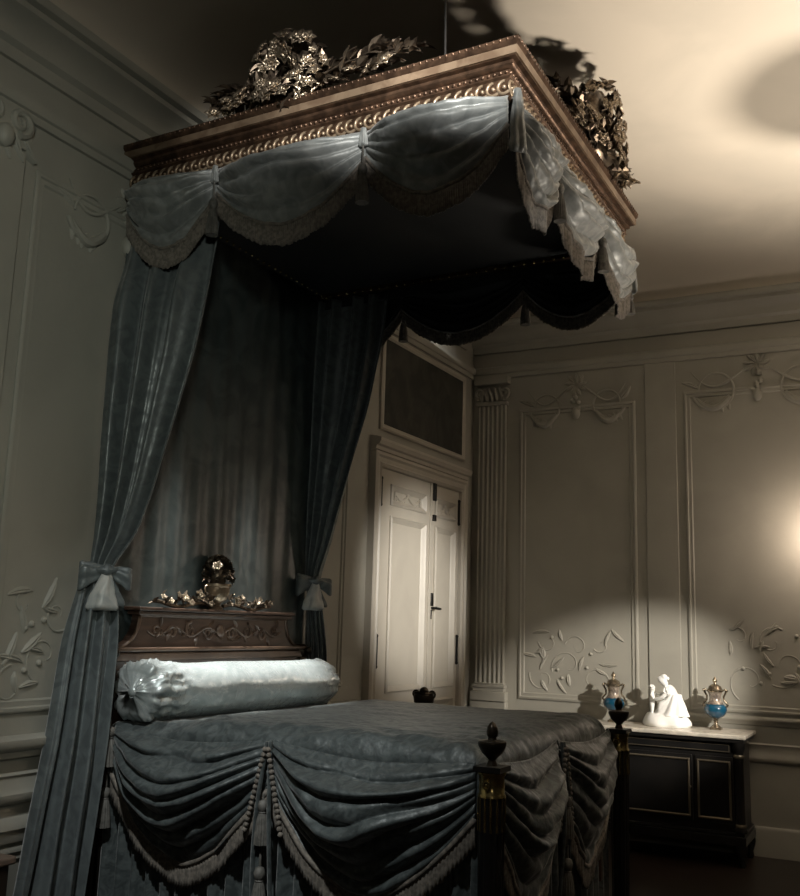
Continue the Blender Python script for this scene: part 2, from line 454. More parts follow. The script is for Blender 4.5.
def leaf_door(y0, y1, zt, d0, panels, small):
    """one leaf: stiles and rails around sunk panels"""
    mb = MB()
    ys = [y0, panels[0][0], panels[0][1], y1]
    zs = sorted({0.01, zt, *[p[2] for p in panels], *[p[3] for p in panels], small[2], small[3]})
    for i in range(3):
        for j in range(len(zs) - 1):
            za, zb = zs[j], zs[j + 1]
            hole = i == 1 and any(abs(za - p[2]) < 1e-6 for p in panels + [small])
            if hole:
                mb.box(pa(ys[i], za, d0 - .035), pa(ys[i + 1], zb, d0 - .012))
            else:
                mb.box(pa(ys[i], za, d0 - .035), pa(ys[i + 1], zb, d0))
    lf = mb.build('door_leaf', M['door'], door, smooth=False)
    for p in panels + [small]:
        fm = frame_mb(lambda u, z, d: pa(u, z, d0 + d), p[0] - .012, p[1] + .012, p[2] - .012, p[3] + .012, PD)
        fm.build('panel_moulding', M['door'], lf, angle=30)
    # garland carved on the small top panel
    g = MB(); uc = (small[0] + small[1]) / 2; zc = (small[2] + small[3]) / 2; w = small[1] - small[0] - .14
    fn = lambda u, z, d: pa(u, z, d0 - .012 + d)
    for sgn in (-1, 1):
        t = relief(fn, [([(uc + sgn * w * .5 * k / 12, zc + .02 - .045 * sin(pi * k / 12)) for k in range(13)], .011, .011),
                        ([(uc + sgn * w * .5, zc + .03 - .07 * k / 6) for k in range(7)], .012, .004)], .012)
        g.add(t.v, t.f)
        for k in range(4): leaf_relief(g, fn, (uc + sgn * w * (.1 + .1 * k), zc + .01 - .03 * sin(k)), -pi / 2 + sgn * .5, .045, .03)
    g.ball(fn(uc, zc + .02, .006), .02, 8, 6)
    g.build('carved_garland', M['door'], lf)
    return lf
L1 = leaf_door(6.045, 6.885, 2.655, .030, [(6.21, 6.77, 1.085, 2.315), (6.21, 6.77, .25, .985)], (6.21, 6.77, 2.415, 2.545))
L2 = leaf_door(6.895, 7.425, 2.655, .022, [(6.975, 7.335, 1.085, 2.315), (6.975, 7.335, .25, .985)], (6.975, 7.335, 2.415, 2.545))
mb = MB(); mb.box(pa(6.855, .02, .02), pa(6.905, 2.655, .042)); mb.build('astragal', M['door'], L1, bevel=.004)
for y, d in ((6.05, .036), (7.42, .028)):
    for z0, z1 in ((2.39, 2.58), (1.26, 1.47)):
        mb = MB(); mb.tube([pa(y, z0, d), pa(y, z1, d)], .012, 8); mb.ball(pa(y, z1, d), .015, 8, 6); mb.ball(pa(y, z0, d), .015, 8, 6)
        mb.build('hinge', M['iron'], L1 if y < 6.5 else L2)
for z0, z1 in ((2.52, 2.66), (2.36, 2.41)):
    mb = MB(); mb.box(pa(6.885, z0, .036), pa(6.93, z1, .058)); mb.build('bolt', M['iron'], L1, bevel=.004)
mb = MB(); mb.box(pa(6.885, 1.70, .036), pa(6.925, 1.80, .050)); mb.build('lock_plate', M['iron'], L1, bevel=.004)
mb = MB(); mb.tube([pa(6.905, 1.685, .04), pa(6.905, 1.685, .085)], .01, 8); mb.tube([pa(6.895, 1.685, .085), pa(6.98, 1.68, .085)], [.012, .009], 8); mb.tube([pa(6.895, 1.60, .044), pa(6.895, 1.67, .044)], .006, 6)
mb.build('handle', M['iron'], L1)

# overdoor painting
pt = thing('painting', (XA, 6.79, 3.31), 'dark murky painting in a thin pale frame set above the double door', 'painting')
mb = MB(); mb.box(pa(6.09, 2.985, .002), pa(7.49, 3.63, .014)); mb.build('canvas', M['canvas'], pt, smooth=False)
frame_mb(pa, 6.045, 7.535, 2.94, 3.675, [(0, .002), (0, .02), (.012, .03), (.03, .028), (.042, .016), (.05, .008)]).build('picture_frame', M['door'], pt, angle=30)

# ------------------------------------------------------------------ drapery helpers
def swag_parts(P0, P1, nrm, drop, side, parent, m, fringe_len, folds=5, bulge=.06, amp=.022, sag=.02, seed=0, nu=56, nv=48, frn=70, braid=.008, skew=0.0, peak=.5, warp=.045, sharp=.75, pw=2.0, lined=False):
    P0, P1, nrm = V(P0), V(P1), V(nrm)
    rr = random.Random(seed); ph = [rr.uniform(.7, 1.3) for _ in range(folds + 3)]; off = rr.uniform(0, 10)
    def shape(u): return max(0.0, 1 - abs(2 * u - 1) ** pw)
    def pos(u, v):
        s = shape(u)
        p = P0.lerp(P1, u)
        vv = v + warp * noise.noise(V((u * 3 + off, v * 2.5, 1.7))) + skew * (u - .5) * .25 * v
        vv = min(1.05, max(0, vv))
        h = sag * s + v * (side * (1 - s) + drop * s)
        k = vv * folds
        i = int(k) if k < len(ph) else len(ph) - 1
        f = abs(sin(pi * k)) ** sharp * ph[min(i, len(ph) - 1)]
        fade = sm(0, .12, v) * (.25 + .75 * min(1, s * 1.6))
        loc = .65 + .7 * noise.noise(V((u * 2.4 + off, k * .9, 4.2)))
        o = bulge * s * (sm(-.15, peak, v) * (1 - 1.05 * sm(peak * .6, 1.05, v)) * 1.35) + amp * f * fade * loc + .010 * noise.noise(V((u * 14 + off, v * 9, .3))) * fade
        return p + nrm * (o + .006) + V((0, 0, -h))
    mb = MB(); mb.grid(pos, nu, nv)
    sw = mb.build('swag', m, parent, angle=180, solid=.004)
    if lined:
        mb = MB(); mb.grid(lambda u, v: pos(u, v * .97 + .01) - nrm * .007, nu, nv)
        mb.build('lining', M['lining'], sw, angle=180)  # added backing sheet whose colour carries the shade behind the swags
    if fringe_len:
        N = frn * 4
        def fr(u, v):
            p = pos(u, .985)
            w = .0035 * sin(u * frn * 2 * pi) * (.4 + .6 * v)
            ln = fringe_len * (1 + .10 * noise.noise(V((u * 55 + off, 2.2, 0))))
            return p + nrm * (w + .006 * (1 - v)) + V((0, 0, -ln * v))
        mb = MB(); mb.grid(fr, N, 3)
        mb.tube([pos(i / 40, .985) + nrm * .006 for i in range(41)], braid, 6)
        mb.build('fringe', M['fringe'], sw, angle=180, solid=.003)
    return sw, pos
def tassel(c, L, parent, m=None, name='tassel', s=1.0, cord=0.03):
    """hanging tassel with its top at c"""
    m = m or M['tassel']; mb = MB(); r = L * .20 * s
    mb.tube([V(c), V(c) - V((0, 0, cord))], .005, 6)
    c2 = V(c) - V((0, 0, cord))
    mb.lathe([(.0, 0), (r * .55, -L * .03), (r * .8, -L * .14), (r * .62, -L * .24), (r * .42, -L * .29)], c2, 14)
    mb.lathe([(r * .44, -L * .28), (r * .62, -L * .36), (r * .85, -L * .55), (r * 1.0, -L * .80), (r * 1.05, -L), (r * .5, -L * .985)], c2, 48, ripple=(16, .07))
    mb.torus(c2 - V((0, 0, L * .285)), r * .46, r * .13, 14, 6)
    return mb.build(name, m, parent, angle=60)
def flare(c, d, side, L, w0, w1, t0, t1, folds=4, famp=.18, curve=.0, n=36, m=14, tip=.25):
    """puffed ribbon loop or tail from c along d, widening along side"""
    c = V(c); d = V(d).normalized(); side = V(side).normalized(); out = d.cross(side).normalized()
    mb = MB()
    def g(u, v):
        a = 2 * pi * u
        w = w0 + (w1 - w0) * (v ** .8); t = t0 + (t1 - t0) * (v ** .8)
        if v > 1 - tip:
            q = (v - (1 - tip)) / tip; cl = max(.02, math.sqrt(max(0, 1 - q * q * .96)))
            t *= cl; w *= (.75 + .25 * cl)
        k = 1 + famp * sin(folds * a + 1.3 + .8 * noise.noise(V((v * 3, L * 40, 1)))) * min(1, v * 2.5) + .22 * noise.noise(V((cos(a) * 1.8, sin(a) * 1.8 + v * 4, L * 50)))
        return c + d * (L * v) + side * (w * .5 * cos(a) * k) + out * (t * .5 * sin(a) * k + curve * L * v * v)
    mb.grid(g, n, m, wrap=True)
    k = len(mb.v) - n * (m + 1)
    mb.f.append(tuple(i * (m + 1) for i in reversed(range(n)))); mb.f.append(tuple(i * (m + 1) + m for i in range(n)))
    return mb

# ------------------------------------------------------------------ canopy
NX, NYn, NYf = -1.29, 3.345, 5.24      # foot face x, near face y, far face y
can = thing('bed_canopy', (XA, 4.3, 3.66), 'large gilded rectangular bed canopy hung with blue silk swags below the ceiling', 'bed canopy')
def sweep(prof, close=True):
    mb = MB(); n = len(prof)
    vs = []
    for o, z in prof:
        vs += [V((XA + .01, NYn - o, z)), V((NX + o, NYn - o, z)), V((NX + o, NYf + o, z)), V((XA + .01, NYf + o, z))]
    fs = [(4 * i + k, 4 * i + k + 1, 4 * i + 5 + k, 4 * i + 4 + k) for i in range(n - 1) for k in range(3)]
    if close: fs += [(4 * (n - 1) + k, 4 * (n - 1) + k + 1, k + 1, k) for k in range(3)]
    mb.add(vs, fs); return mb
fr = sweep([(-.12, 3.665), (-.052, 3.66), (-.046, 3.667), (-.046, 3.680), (-.055, 3.690), (-.055, 3.765), (-.045, 3.772), (-.045, 3.778),
            (-.052, 3.782), (-.052, 3.802), (-.040, 3.806), (-.030, 3.815), (-.030, 3.828), (-.012, 3.834), (-.012, 3.872),
            (0, 3.878), (.008, 3.890), (.008, 3.905), (-.004, 3.912), (-.12, 3.916)]).build('cornice', M['gilt'], can, angle=30)
sweep([(-.014, 3.836), (-.004, 3.838), (.000, 3.870), (-.014, 3.872)]).build('gilt_band', M['giltband'], can, angle=30)
def along(step, o):
    out = []
    def seg(a, b, nrm):
        n = max(1, int((b - a).length / step)); t = (b - a).normalized()
        for i in range(n):
            out.append((a.lerp(b, (i + .5) / n), t, nrm))
    seg(V((XA + .02, NYn - o, 0)), V((NX + o, NYn - o, 0)), V((0, -1, 0)))
    seg(V((NX + o, NYn - o, 0)), V((NX + o, NYf + o, 0)), V((1, 0, 0)))
    return out
mb = MB()
for p, t, n in along(.047, -.053):
    q = p + V((0, 0, 3.728))
    mb.torus(q, .028, .007, 12, 6, (t, V((0, 0, 1)), n), arc=(pi * .45, pi * 1.75))
    mb.ball(q, .009, 6, 5)
mb.build('ring_moulding', M['giltpale'], fr, angle=180)
mb = MB()
for p, t, n in along(.026, -.052): mb.ball(p + V((0, 0, 3.791)), .0100, 6, 5)
mb.build('bead_moulding', M['gilt'], fr, angle=180)
mb = MB()
for p, t, n in along(.03, .006):
    q = p + V((0, 0, 3.898)); mb.ball(q, .008, 6, 4, (1, 1, 1.2))
mb.build('top_beading', M['gilt'], fr, angle=180)
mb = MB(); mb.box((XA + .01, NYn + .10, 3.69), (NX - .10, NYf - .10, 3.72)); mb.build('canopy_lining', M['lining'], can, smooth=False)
mb = MB(); mb.ball((0, 0, 0), .009, 6, 5)
stud0 = mb.build('stud', M['brass'], fr, angle=180); stud0.data.transform(Matrix.Translation(ORG[fr.name]))
for i, p in enumerate([(XA + .08 + k * .06, NYf - .135, 3.663) for k in range(34)] + [(XA + .10, NYn + .15 + k * .058, 3.663) for k in range(30)]):
    o = stud0 if i == 0 else stud0.copy()
    if i: COL.objects.link(o)
    o.parent = fr; o.location = V(p) - ORG[fr.name]
sweep([(-.085, 3.60), (-.078, 3.60), (-.078, 3.70), (-.085, 3.70)]).build('light_leak_strip', M['lining'], can, angle=30)  # added dark strip blocking light that leaks over the swag tops
# valance
ZV = 3.680
near_pins = [-3.40, -2.80, -2.00, -1.345]
for i, (a, b) in enumerate(zip(near_pins, near_pins[1:])):
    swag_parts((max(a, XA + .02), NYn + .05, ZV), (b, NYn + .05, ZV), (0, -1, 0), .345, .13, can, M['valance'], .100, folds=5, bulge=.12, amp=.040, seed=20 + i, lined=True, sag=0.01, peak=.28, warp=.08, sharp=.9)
foot_pins = [3.41, 3.90, 4.58, 5.20]
for i, (a, b) in enumerate(zip(foot_pins, foot_pins[1:])):
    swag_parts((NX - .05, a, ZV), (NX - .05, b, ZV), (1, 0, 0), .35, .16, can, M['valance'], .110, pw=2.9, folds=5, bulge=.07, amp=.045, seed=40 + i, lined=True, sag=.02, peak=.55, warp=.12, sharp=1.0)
far_pins = [-3.40, -2.77, -1.96, -1.345]
for i, (a, b) in enumerate(zip(far_pins, far_pins[1:])):
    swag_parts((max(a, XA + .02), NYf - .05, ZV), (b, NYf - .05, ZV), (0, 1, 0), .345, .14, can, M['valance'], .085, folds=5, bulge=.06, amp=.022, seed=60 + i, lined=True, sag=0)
# gathered jabots where the swags meet, and their tassels
for p, nrm, sd in [((x, NYn + .035, ZV), V((0, -1, 0)), V((1, 0, 0))) for x in near_pins[1:3]] + [((NX - .035, y, ZV), V((1, 0, 0)), V((0, 1, 0))) for y in foot_pins[1:3]] + \
                  [((x, NYf - .035, ZV), V((0, 1, 0)), V((1, 0, 0))) for x in far_pins[1:3]]:
    flare(V(p) + nrm * .02, (0, 0, -1), sd, .085, .022, .042, .02, .03, folds=5, famp=.2, tip=.1).build('jabot', M['valance'], can, angle=180)
    tassel(V(p) + nrm * .022 + V((0, 0, -.075)), .18, can, s=.75, cord=.09)
for p in ((NX - .02, NYn + .03, ZV), (NX - .035, NYf - .07, ZV)):
    flare(V(p) + V((.015, -.015 if p[1] < 4 else .015, 0)), (0, 0, -1), (1, 1 if p[1] < 4 else -1, 0), .27, .03, .065, .025, .04, folds=6, famp=.22, tip=.08).build('corner_cascade', M['valance'], can, angle=180)
    if p[1] > 4: tassel(V(p) + V((.01, -.01, -.25)), .11, can, s=.9)
# hanging rod to the ceiling
mb = MB(); mb.tube([V((-1.69, 3.52, 3.72)), V((-1.69, 3.52, ZC + .02))], .006, 8); mb.lathe([(.03, ZC + .006), (.03, ZC + .016)], (-1.69, 3.52, 0), 12)
mb.build('suspension_rod', M['iron'], can)

# ---- carved gilded flowers
def flower_mesh(name, r, petals, m, seed):
    rn = random.Random(seed); mb = MB()
    for ring, (k, tilt, L) in enumerate(((petals, .45, r), (petals - 1, .95, r * .72))):
        for i in range(k):
            a = 2 * pi * (i + .5 * ring) / k
            d = V((cos(a) * cos(tilt), sin(a) * cos(tilt), sin(tilt)))
            mb.leaf((0, 0, 0), d, (0, 0, 1), L, L * .8, curl=rn.uniform(.2, .5))
    mb.ball((0, 0, r * .25), r * .24, 7, 5)
    o = mb.build(name, m, angle=50, solid=.002)
    return o
FL = [flower_mesh('flower', .052, 6, M['flower'], 1), flower_mesh('flower', .042, 5, M['flower'], 2), flower_mesh('flower', .026, 5, M['flower'], 3)]
used = set()
def place_flower(kind, p, n, parent, rn, s=1.0):
    src = FL[kind]
    if kind not in used: o = src; used.add(kind)
    else: o = src.copy(); COL.objects.link(o)
    o.parent = parent
    q = V(n).normalized().to_track_quat('Z', 'Y')
    o.matrix_local = Matrix.LocRotScale(V(p) - ORG[parent.name], q, V((s, s, s)))
    o.rotation_mode = 'XYZ'
    return o
def crest(c, ax, out, R, spray, parent, seed, nflow, lift=.5):
    """wreath standing on the cornice with leafy sprays on both sides; ax runs along the edge"""
    rn = random.Random(seed); mb = MB(); c = V(c); ax = V(ax); out = V(out); up = V((0, 0, 1))
    cen = c + up * (R * .95)
    fl = []
    for i in range(170):                                  # wreath
        a = rn.uniform(0, 2 * pi); b = rn.uniform(0, 2 * pi); r2 = R * .42
        rad = ax * cos(a) + up * sin(a)
        n = rad * cos(b) + out * sin(b)
        p = cen + rad * (R * .72) + n * (r2 * rn.uniform(.55, .9))
        tdir = (n * .7 + (ax * -sin(a) + up * cos(a)) * rn.choice((-1, 1)) + V((rn.uniform(-.4, .4), rn.uniform(-.4, .4), rn.uniform(-.4, .4)))).normalized()
        mb.leaf(p, tdir, n, rn.uniform(.05, .085), rn.uniform(.025, .04), rn.uniform(0, .5))
    mb.torus(cen, R * .72, R * .22, 24, 8, (ax, up, out))
    for i in range(nflow):
        a = 2 * pi * i / nflow * 1.0 + rn.uniform(-.1, .1); b = rn.uniform(.2, 2.6)
        rad = ax * cos(a) + up * sin(a); n = rad * cos(b) + out * sin(b)
        fl.append((cen + rad * (R * .72) + n * R * .40, n))
    for sgn in (-1, 1):                                   # sprays
        L = spray[0] if sgn < 0 else spray[1]
        for br in range(6):
            e = rn.uniform(.02, .42) * (1 - .10 * br); hgt = .17 * lift * (6 - br) / 6
            pts = []
            for k in range(9):
                t = k / 8
                pts.append(c + ax * sgn * (R * .6 + (L - R * .6) * t * (1 - .08 * br)) + up * (.02 + hgt * sin(pi * (.2 + .55 * t)) * 1.2 + .02 * br * t * .3) + out * (rn.uniform(-.02, .02) + .03 * (br % 3 - 1)))
            mb.tube(pts, [.006 - .0004 * k for k in range(9)], 5)
            for k in range(1, 9):
                for q in range(3):
                    d = (ax * sgn * rn.uniform(.5, 1.2) + up * rn.uniform(-.25, .8) + out * rn.uniform(-.7, .8))
                    mb.leaf(pts[k], d, up + out * rn.uniform(-.5, .8), rn.uniform(.055, .095), rn.uniform(.026, .045), rn.uniform(0, .8))
        for k in range(int(nflow * .55)):
            t = rn.uniform(.0, .85)
            p = c + ax * sgn * (R * .6 + (L - R * .6) * t) + up * rn.uniform(.03, .15 * (1 - .6 * t)) + out * rn.uniform(0, .07)
            fl.append((p, out * rn.uniform(.5, 1) + up * rn.uniform(.1, .8) + ax * rn.uniform(-.4, .4)))
    o = mb.build('flower_crest', M['leaf'], parent, angle=50)
    for i, (p, n) in enumerate(fl):
        place_flower(rn.choice((0, 1, 1, 2)), p, n, o, rn, rn.uniform(.8, 1.15))
    return o
crest((-2.43, NYn + .05, 3.900), (1, 0, 0), (0, -1, 0), .175, (.44, .66), can, 5, 34, lift=.75)
crest((NX - .02, 4.58, 3.905), (0, 1, 0), (1, 0, 0), .215, (.60, .44), can, 9, 34, lift=.75)

can.location.z -= .045; can.rotation_euler.y = -.0144   # sags a little towards the wall

# ------------------------------------------------------------------ bed
BX0, BX1, BY0, BY1 = -3.30, -1.40, 3.42, 5.08
bed = thing('bed', ((BX0 + BX1) / 2, 4.25, 0), 'dark carved wooden bed with low headboard and turned foot posts', 'bed')
def outline():
    pts = [(3.43, .55), (3.43, 1.405), (3.455, 1.408)]
    for k in range(11):
        a = k / 10 * pi / 2
        pts.append((3.605 - .15 * cos(a) * 1.0 + .0, 1.565 - .155 * (1 - sin(a))) if False else (3.455 + .15 * sin(a), 1.408 + .15 * (1 - cos(a))))
    pts += [(3.605, 1.565)]
    return pts
lp = outline(); rp = [(8.46 - y, z) for y, z in reversed(lp)]
pts = lp + rp; n = len(pts)
mb = MB()
mb.add([(BX0 - .03, y, z) for y, z in pts] + [(BX0 + .01, y, z) for y, z in pts],
       [tuple(range(n)), tuple(reversed(range(n, 2 * n)))] + [(i, n + i, n + (i + 1) % n, (i + 1) % n) for i in range(n)])
hb = mb.build('headboard', M['wood'], bed, smooth=False)
mb = MB(); mb.box((BX0 - .045, 3.585, 1.562), (BX0 + .035, 4.875, 1.582)); mb.box((BX0 - .055, 3.57, 1.582), (BX0 + .05, 4.89, 1.60)); mb.build('top_cornice', M['wood'], hb, bevel=.005)
mb = MB(); mb.box((BX0 - .03, 3.425, 1.345), (BX0 + .03, 5.035, 1.385)); mb.box((BX0 - .03, 3.415, 1.390), (BX0 + .042, 5.045, 1.41)); mb.build('lower_rail', M['woodlight'], hb, bevel=.006)
# moulding following the concave shoulders
mb = MB()
edge = [(BX0 + .012, y + .008, z - .004) for y, z in lp[2:]] + [(BX0 + .012, y - .008, z - .004) for y, z in rp[:-2]]
mb.tube(edge, .009, 8); mb.build('edge_moulding', M['woodlight'], hb)
hp = lambda u, z, d: V((BX0 + .01 + d, u, z))
cur = []
for sgn in (-1, 1):
    for k, (du, R, tr) in enumerate(((.10, .035, 1.2), (.24, .042, -1.2), (.38, .036, 1.1), (.50, .028, -1.1))):
        cur.append((spiral((4.23 + sgn * du, 1.485 + (.006 if k % 2 else -.006)), R, .008, pi * .5 * k, tr * sgn), .008, .004))
    cur.append(([(4.23 + sgn * (.04 + .52 * i / 24), 1.485 + .022 * sin(i / 24 * 4 * pi)) for i in range(25)], .007, .004))
mb = relief(hp, cur, .006)
for k in range(26):
    leaf_relief(mb, hp, (3.72 + k * .041, 1.485 + .025 * sin(k * 2.1)), k * 1.3, .055, .028, .002)
mb.ball(hp(4.23, 1.49, .005), .034, 14, 8, (.5, 1, 1))
mb.build('carved_scrollwork', M['woodlight'], hb)
# basket and gilded flowers on top of the headboard
bc = V((BX0, 4.20, 1.60))
mb = MB(); mb.lathe([(.035, 0), (.038, .012), (.022, .022), (.024, .035), (.052, .055), (.068, .095), (.068, .118), (.076, .124), (.076, .136), (.062, .136), (.055, .115)], bc, 28, ripple=(14, .02))
for i in (-1, 1): mb.torus(bc + V((.0, i * .078, .105)), .022, .006, 12, 6, (V((0, 1, 0)), V((0, 0, 1)), V((1, 0, 0))))
mb.build('basket', M['giltpale'], hb)
rn = random.Random(3); mb = MB(); fl = []
for k in range(190):
    a = rn.uniform(0, 2 * pi); e = rn.uniform(-.1, pi / 2); r = .072
    d = V((cos(a) * cos(e), sin(a) * cos(e), sin(e) * 1.5)); p = bc + V((0, 0, .165)) + d * r * .8
    mb.leaf(p, d + V((rn.uniform(-.6, .6), rn.uniform(-.6, .6), rn.uniform(-.6, .4))), d, .045, .025, .3)
mb.ball(bc + V((0, 0, .17)), .052, 14, 10, (.9, .95, 1.4))
for k in range(12):
    a = 2 * pi * k * .618; e = .15 + 1.2 * k / 12
    d = V((cos(a) * cos(e) * .9, sin(a) * cos(e), sin(e) * 1.45)); fl.append((bc + V((0, 0, .175)) + d * .075, d))
for sgn in (-1, 1):
    for k in range(46):
        t = rn.random()
        p = bc + V((rn.uniform(-.02, .035), sgn * (.05 + .44 * t), .015 + rn.uniform(0, .05) * (1 - .5 * t)))
        mb.leaf(p, (rn.uniform(-.3, 1), sgn * rn.uniform(-.3, 1), rn.uniform(-.1, .8)), (0, 0, 1), rn.uniform(.035, .06), .026, .3)
    mb.tube([bc + V((.005, sgn * (.05 + .44 * i / 8), .02 + .012 * sin(i))) for i in range(9)], .01, 6)
    for k in range(8):
        fl.append((bc + V((.03, sgn * (.08 + .053 * k), .03 + .018 * (k % 3))), (1, sgn * rn.uniform(-.3, .5), rn.uniform(.1, .9))))
o = mb.build('flower_garland', M['leaf'], bed, angle=50)
for p, nn in fl: place_flower(rn.choice((1, 2, 2)), p, nn, o, rn, rn.uniform(.7, .95))
# head posts
for y in (3.425, 5.035):
    mb = MB(); mb.lathe([(.045, 0), (.05, .06), (.035, .12), (.03, .9), (.038, 1.0), (.045, 1.04), (.032, 1.08), (.036, 1.16), (.045, 1.20), (.048, 1.33), (.040, 1.345), (.052, 1.36), (.052, 1.40), (.03, 1.42)], (BX0 - .005, y, 0), 20)
    for k in range(8):
        mb.leaf((BX0 + .04, y, 1.20), (rn.uniform(.0, .5), cos(k * .8), sin(k * .8)), (1, 0, 0), .05, .03, .2)
    mb.ball((BX0 + .055, y, 1.385), .02, 8, 6)
    mb.build('head_post', M['bronze'], bed)
# foot posts with finial, brass collar, flutes
for y in (3.40, 5.10):
    c = (BX1 + .012, y, 0)
    mb = MB()
    mb.lathe([(.022, 0), (.036, .03), (.024, .07), (.030, .09), (.050, .13), (.034, .17), (.040, .20), (.048, .95), (.048, .955)], c, 60, ripple=(14, .045))
    mb.box((c[0] - .052, y - .052, 1.043), (c[0] + .052, y + .052, 1.062))
    mb.lathe([(.040, .94), (.043, .95), (.043, 1.043)], c, 24)
    fp = mb.build('foot_post', M['ebony'], bed, angle=35)
    mb = MB(); mb.lathe([(.044, .952), (.051, .955), (.051, .962), (.046, .968), (.046, 1.026), (.051, 1.032), (.051, 1.040), (.044, 1.043)], c, 28); mb.build('brass_collar', M['brass'], fp)
    mb = MB()
    for k in range(14):
        a = 2 * pi * (k + .25) / 14
        mb.tube([(c[0] + .0475 * cos(a), y + .0475 * sin(a), .84), (c[0] + .0475 * cos(a), y + .0475 * sin(a), .955)], .0042, 5)
    mb.build('brass_fluting', M['brass'], fp)
    mb = MB(); mb.torus((c[0], y - .050, 1.000), .012, .005, 12, 6, (V((1, 0, 0)), V((0, 0, 1)), V((0, 1, 0)))); mb.ball((c[0], y - .05, 1.00), .006, 6, 5); mb.build('brass_rosette', M['brass'], fp)
    mb = MB()
    mb.lathe([(.022, 1.060), (.018, 1.072), (.014, 1.082), (.022, 1.092), (.040, 1.108), (.050, 1.128), (.053, 1.142), (.050, 1.148), (.034, 1.150), (.017, 1.153),
              (.015, 1.160), (.020, 1.166), (.022, 1.180), (.019, 1.196), (.010, 1.210), (.0, 1.216)], c, 28)
    mb.build('finial', M['bronze'], fp, angle=50)
for y0, y1 in ((BY0 + .10, BY0 + .14), (BY1 - .14, BY1 - .10)):
    mb = MB(); mb.box((BX0, y0, .35), (BX1 - .04, y1, .50)); mb.build('side_rail', M['wood'], bed, bevel=.005)
mb = MB(); mb.box((BX1 - .16, BY0 + .10, .35), (BX1 - .12, BY1 - .10, .60)); mb.build('foot_rail', M['wood'], bed, bevel=.005)

# ------------------------------------------------------------------ bedspread
sp = thing('bedspread', ((BX0 + BX1) / 2, 4.25, 0), 'dark blue crushed silk bedspread with fringed swags covering the bed to the floor', 'bedspread')
X0, X1, Y0, Y1 = -3.26, -1.435, 3.425, 5.075
def bed_top(u, v):
    x = X0 + (X1 - X0) * u; y = Y0 + (Y1 - Y0) * v
    ex, ey, efx = X1 - x, min(y - Y0, Y1 - y), x - X0
    r = .12
    z = 1.128
    def rnd(e): return 0 if e >= r else (r - math.sqrt(max(0, r * r - (r - e) ** 2)))
    z -= rnd(min(ex + .006, r)) * .75 + rnd(min(ey + .004, r)) * .72
    e = min(ex, y - Y0)
    pk = sm(.42, .0, e)
    z += pk * .016 * noise.noise(V((x * 9, y * 16, 2))) + .010 * noise.noise(V((x * 2.2, y * 2.2, 5))) + .004 * noise.noise(V((x * 9, y * 9, 1)))
    z += pk * .010 * abs(noise.noise(V((x * 22 + y * 9, y * 20 - x * 6, 7))))
    z -= .045 * (1 - sm(-3.02, -2.72, x))
    return V((x - (.02 * rnd(min(ex, r)) if ex < r else 0), y, z))
def cover(u, v):
    """bed_top plus a short hanging border on the near, foot and far sides"""
    bu, bv = .95, .05                                   # parameter shares given to the border strips
    uu = min(1, u / bu); vv = min(1, max(0, (v - bv) / (1 - 2 * bv)))
    p = bed_top(uu, vv)
    du = (u - bu) / (1 - bu) if u > bu else 0
    dv = (bv - v) / bv if v < bv else ((v - 1 + bv) / bv if v > 1 - bv else 0)
    d = max(du, dv)
    if d:
        w = .006 * noise.noise(V((p.x * 12, p.y * 12, d * 2)))
        p.z -= .13 * d
        if du: p.x += .004 + w
        if dv: p.y += (-1 if v < .5 else 1) * (.004 + w)
    return p
mb = MB(); mb.grid(cover, 140, 140)
mb.build('cover_top', M['velvet'], sp, angle=180, solid=.005)
def skirt(p0, p1, nrm, parent, seed):
    p0, p1, nrm = V(p0), V(p1), V(nrm)
    L = (p1 - p0).length
    def g(u, v):
        a = .014 + .018 * v
        return p0.lerp(p1, u) + nrm * (a * sin(u * L * 2 * pi / .085 + 1.2 * noise.noise(V((u * 6, v, seed)))) - .03) + V((0, 0, -v * (p0.z - .015)))
    mb = MB(); mb.grid(g, int(L / .085 * 8), 10)
    return mb.build('skirt', M['velvet'], parent, angle=180, solid=.004)
skirt((X0, Y0, 1.03), (X1, Y0, 1.03), (0, -1, 0), sp, 1)
skirt((X1, Y0, 1.03), (X1, Y1, 1.03), (1, 0, 0), sp, 2)
skirt((X0, Y1, 1.03), (X1, Y1, 1.03), (0, 1, 0), sp, 3)
ZP = 1.072
BED_SW = dict(parent=sp, m=M['velvet'], fringe_len=.095, nu=80, nv=80, frn=60, braid=.010, peak=.45, warp=.09, sharp=.9, pw=1.65)
swag_parts((-3.20, Y0 - .006, ZP), (-2.355, Y0 - .006, ZP + .005), (0, -1, 0), .50, .20, folds=7, bulge=.13, amp=.055, seed=3, sag=.035, **BED_SW)
swag_parts((-2.345, Y0 - .006, ZP + .005), (-1.455, Y0 - .006, ZP - .005), (0, -1, 0), .50, .20, folds=7, bulge=.13, amp=.055, seed=8, sag=.035, **BED_SW)
swag_parts((X1 + .008, 3.47, ZP - .01), (X1 + .008, 4.21, ZP + .005), (1, 0, 0), .56, .22, folds=6, bulge=.07, amp=.050, seed=5, sag=.03, **BED_SW)
swag_parts((X1 + .008, 4.22, ZP + .005), (X1 + .008, 5.03, ZP - .01), (1, 0, 0), .56, .22, folds=6, bulge=.07, amp=.050, seed=12, sag=.03, **BED_SW)
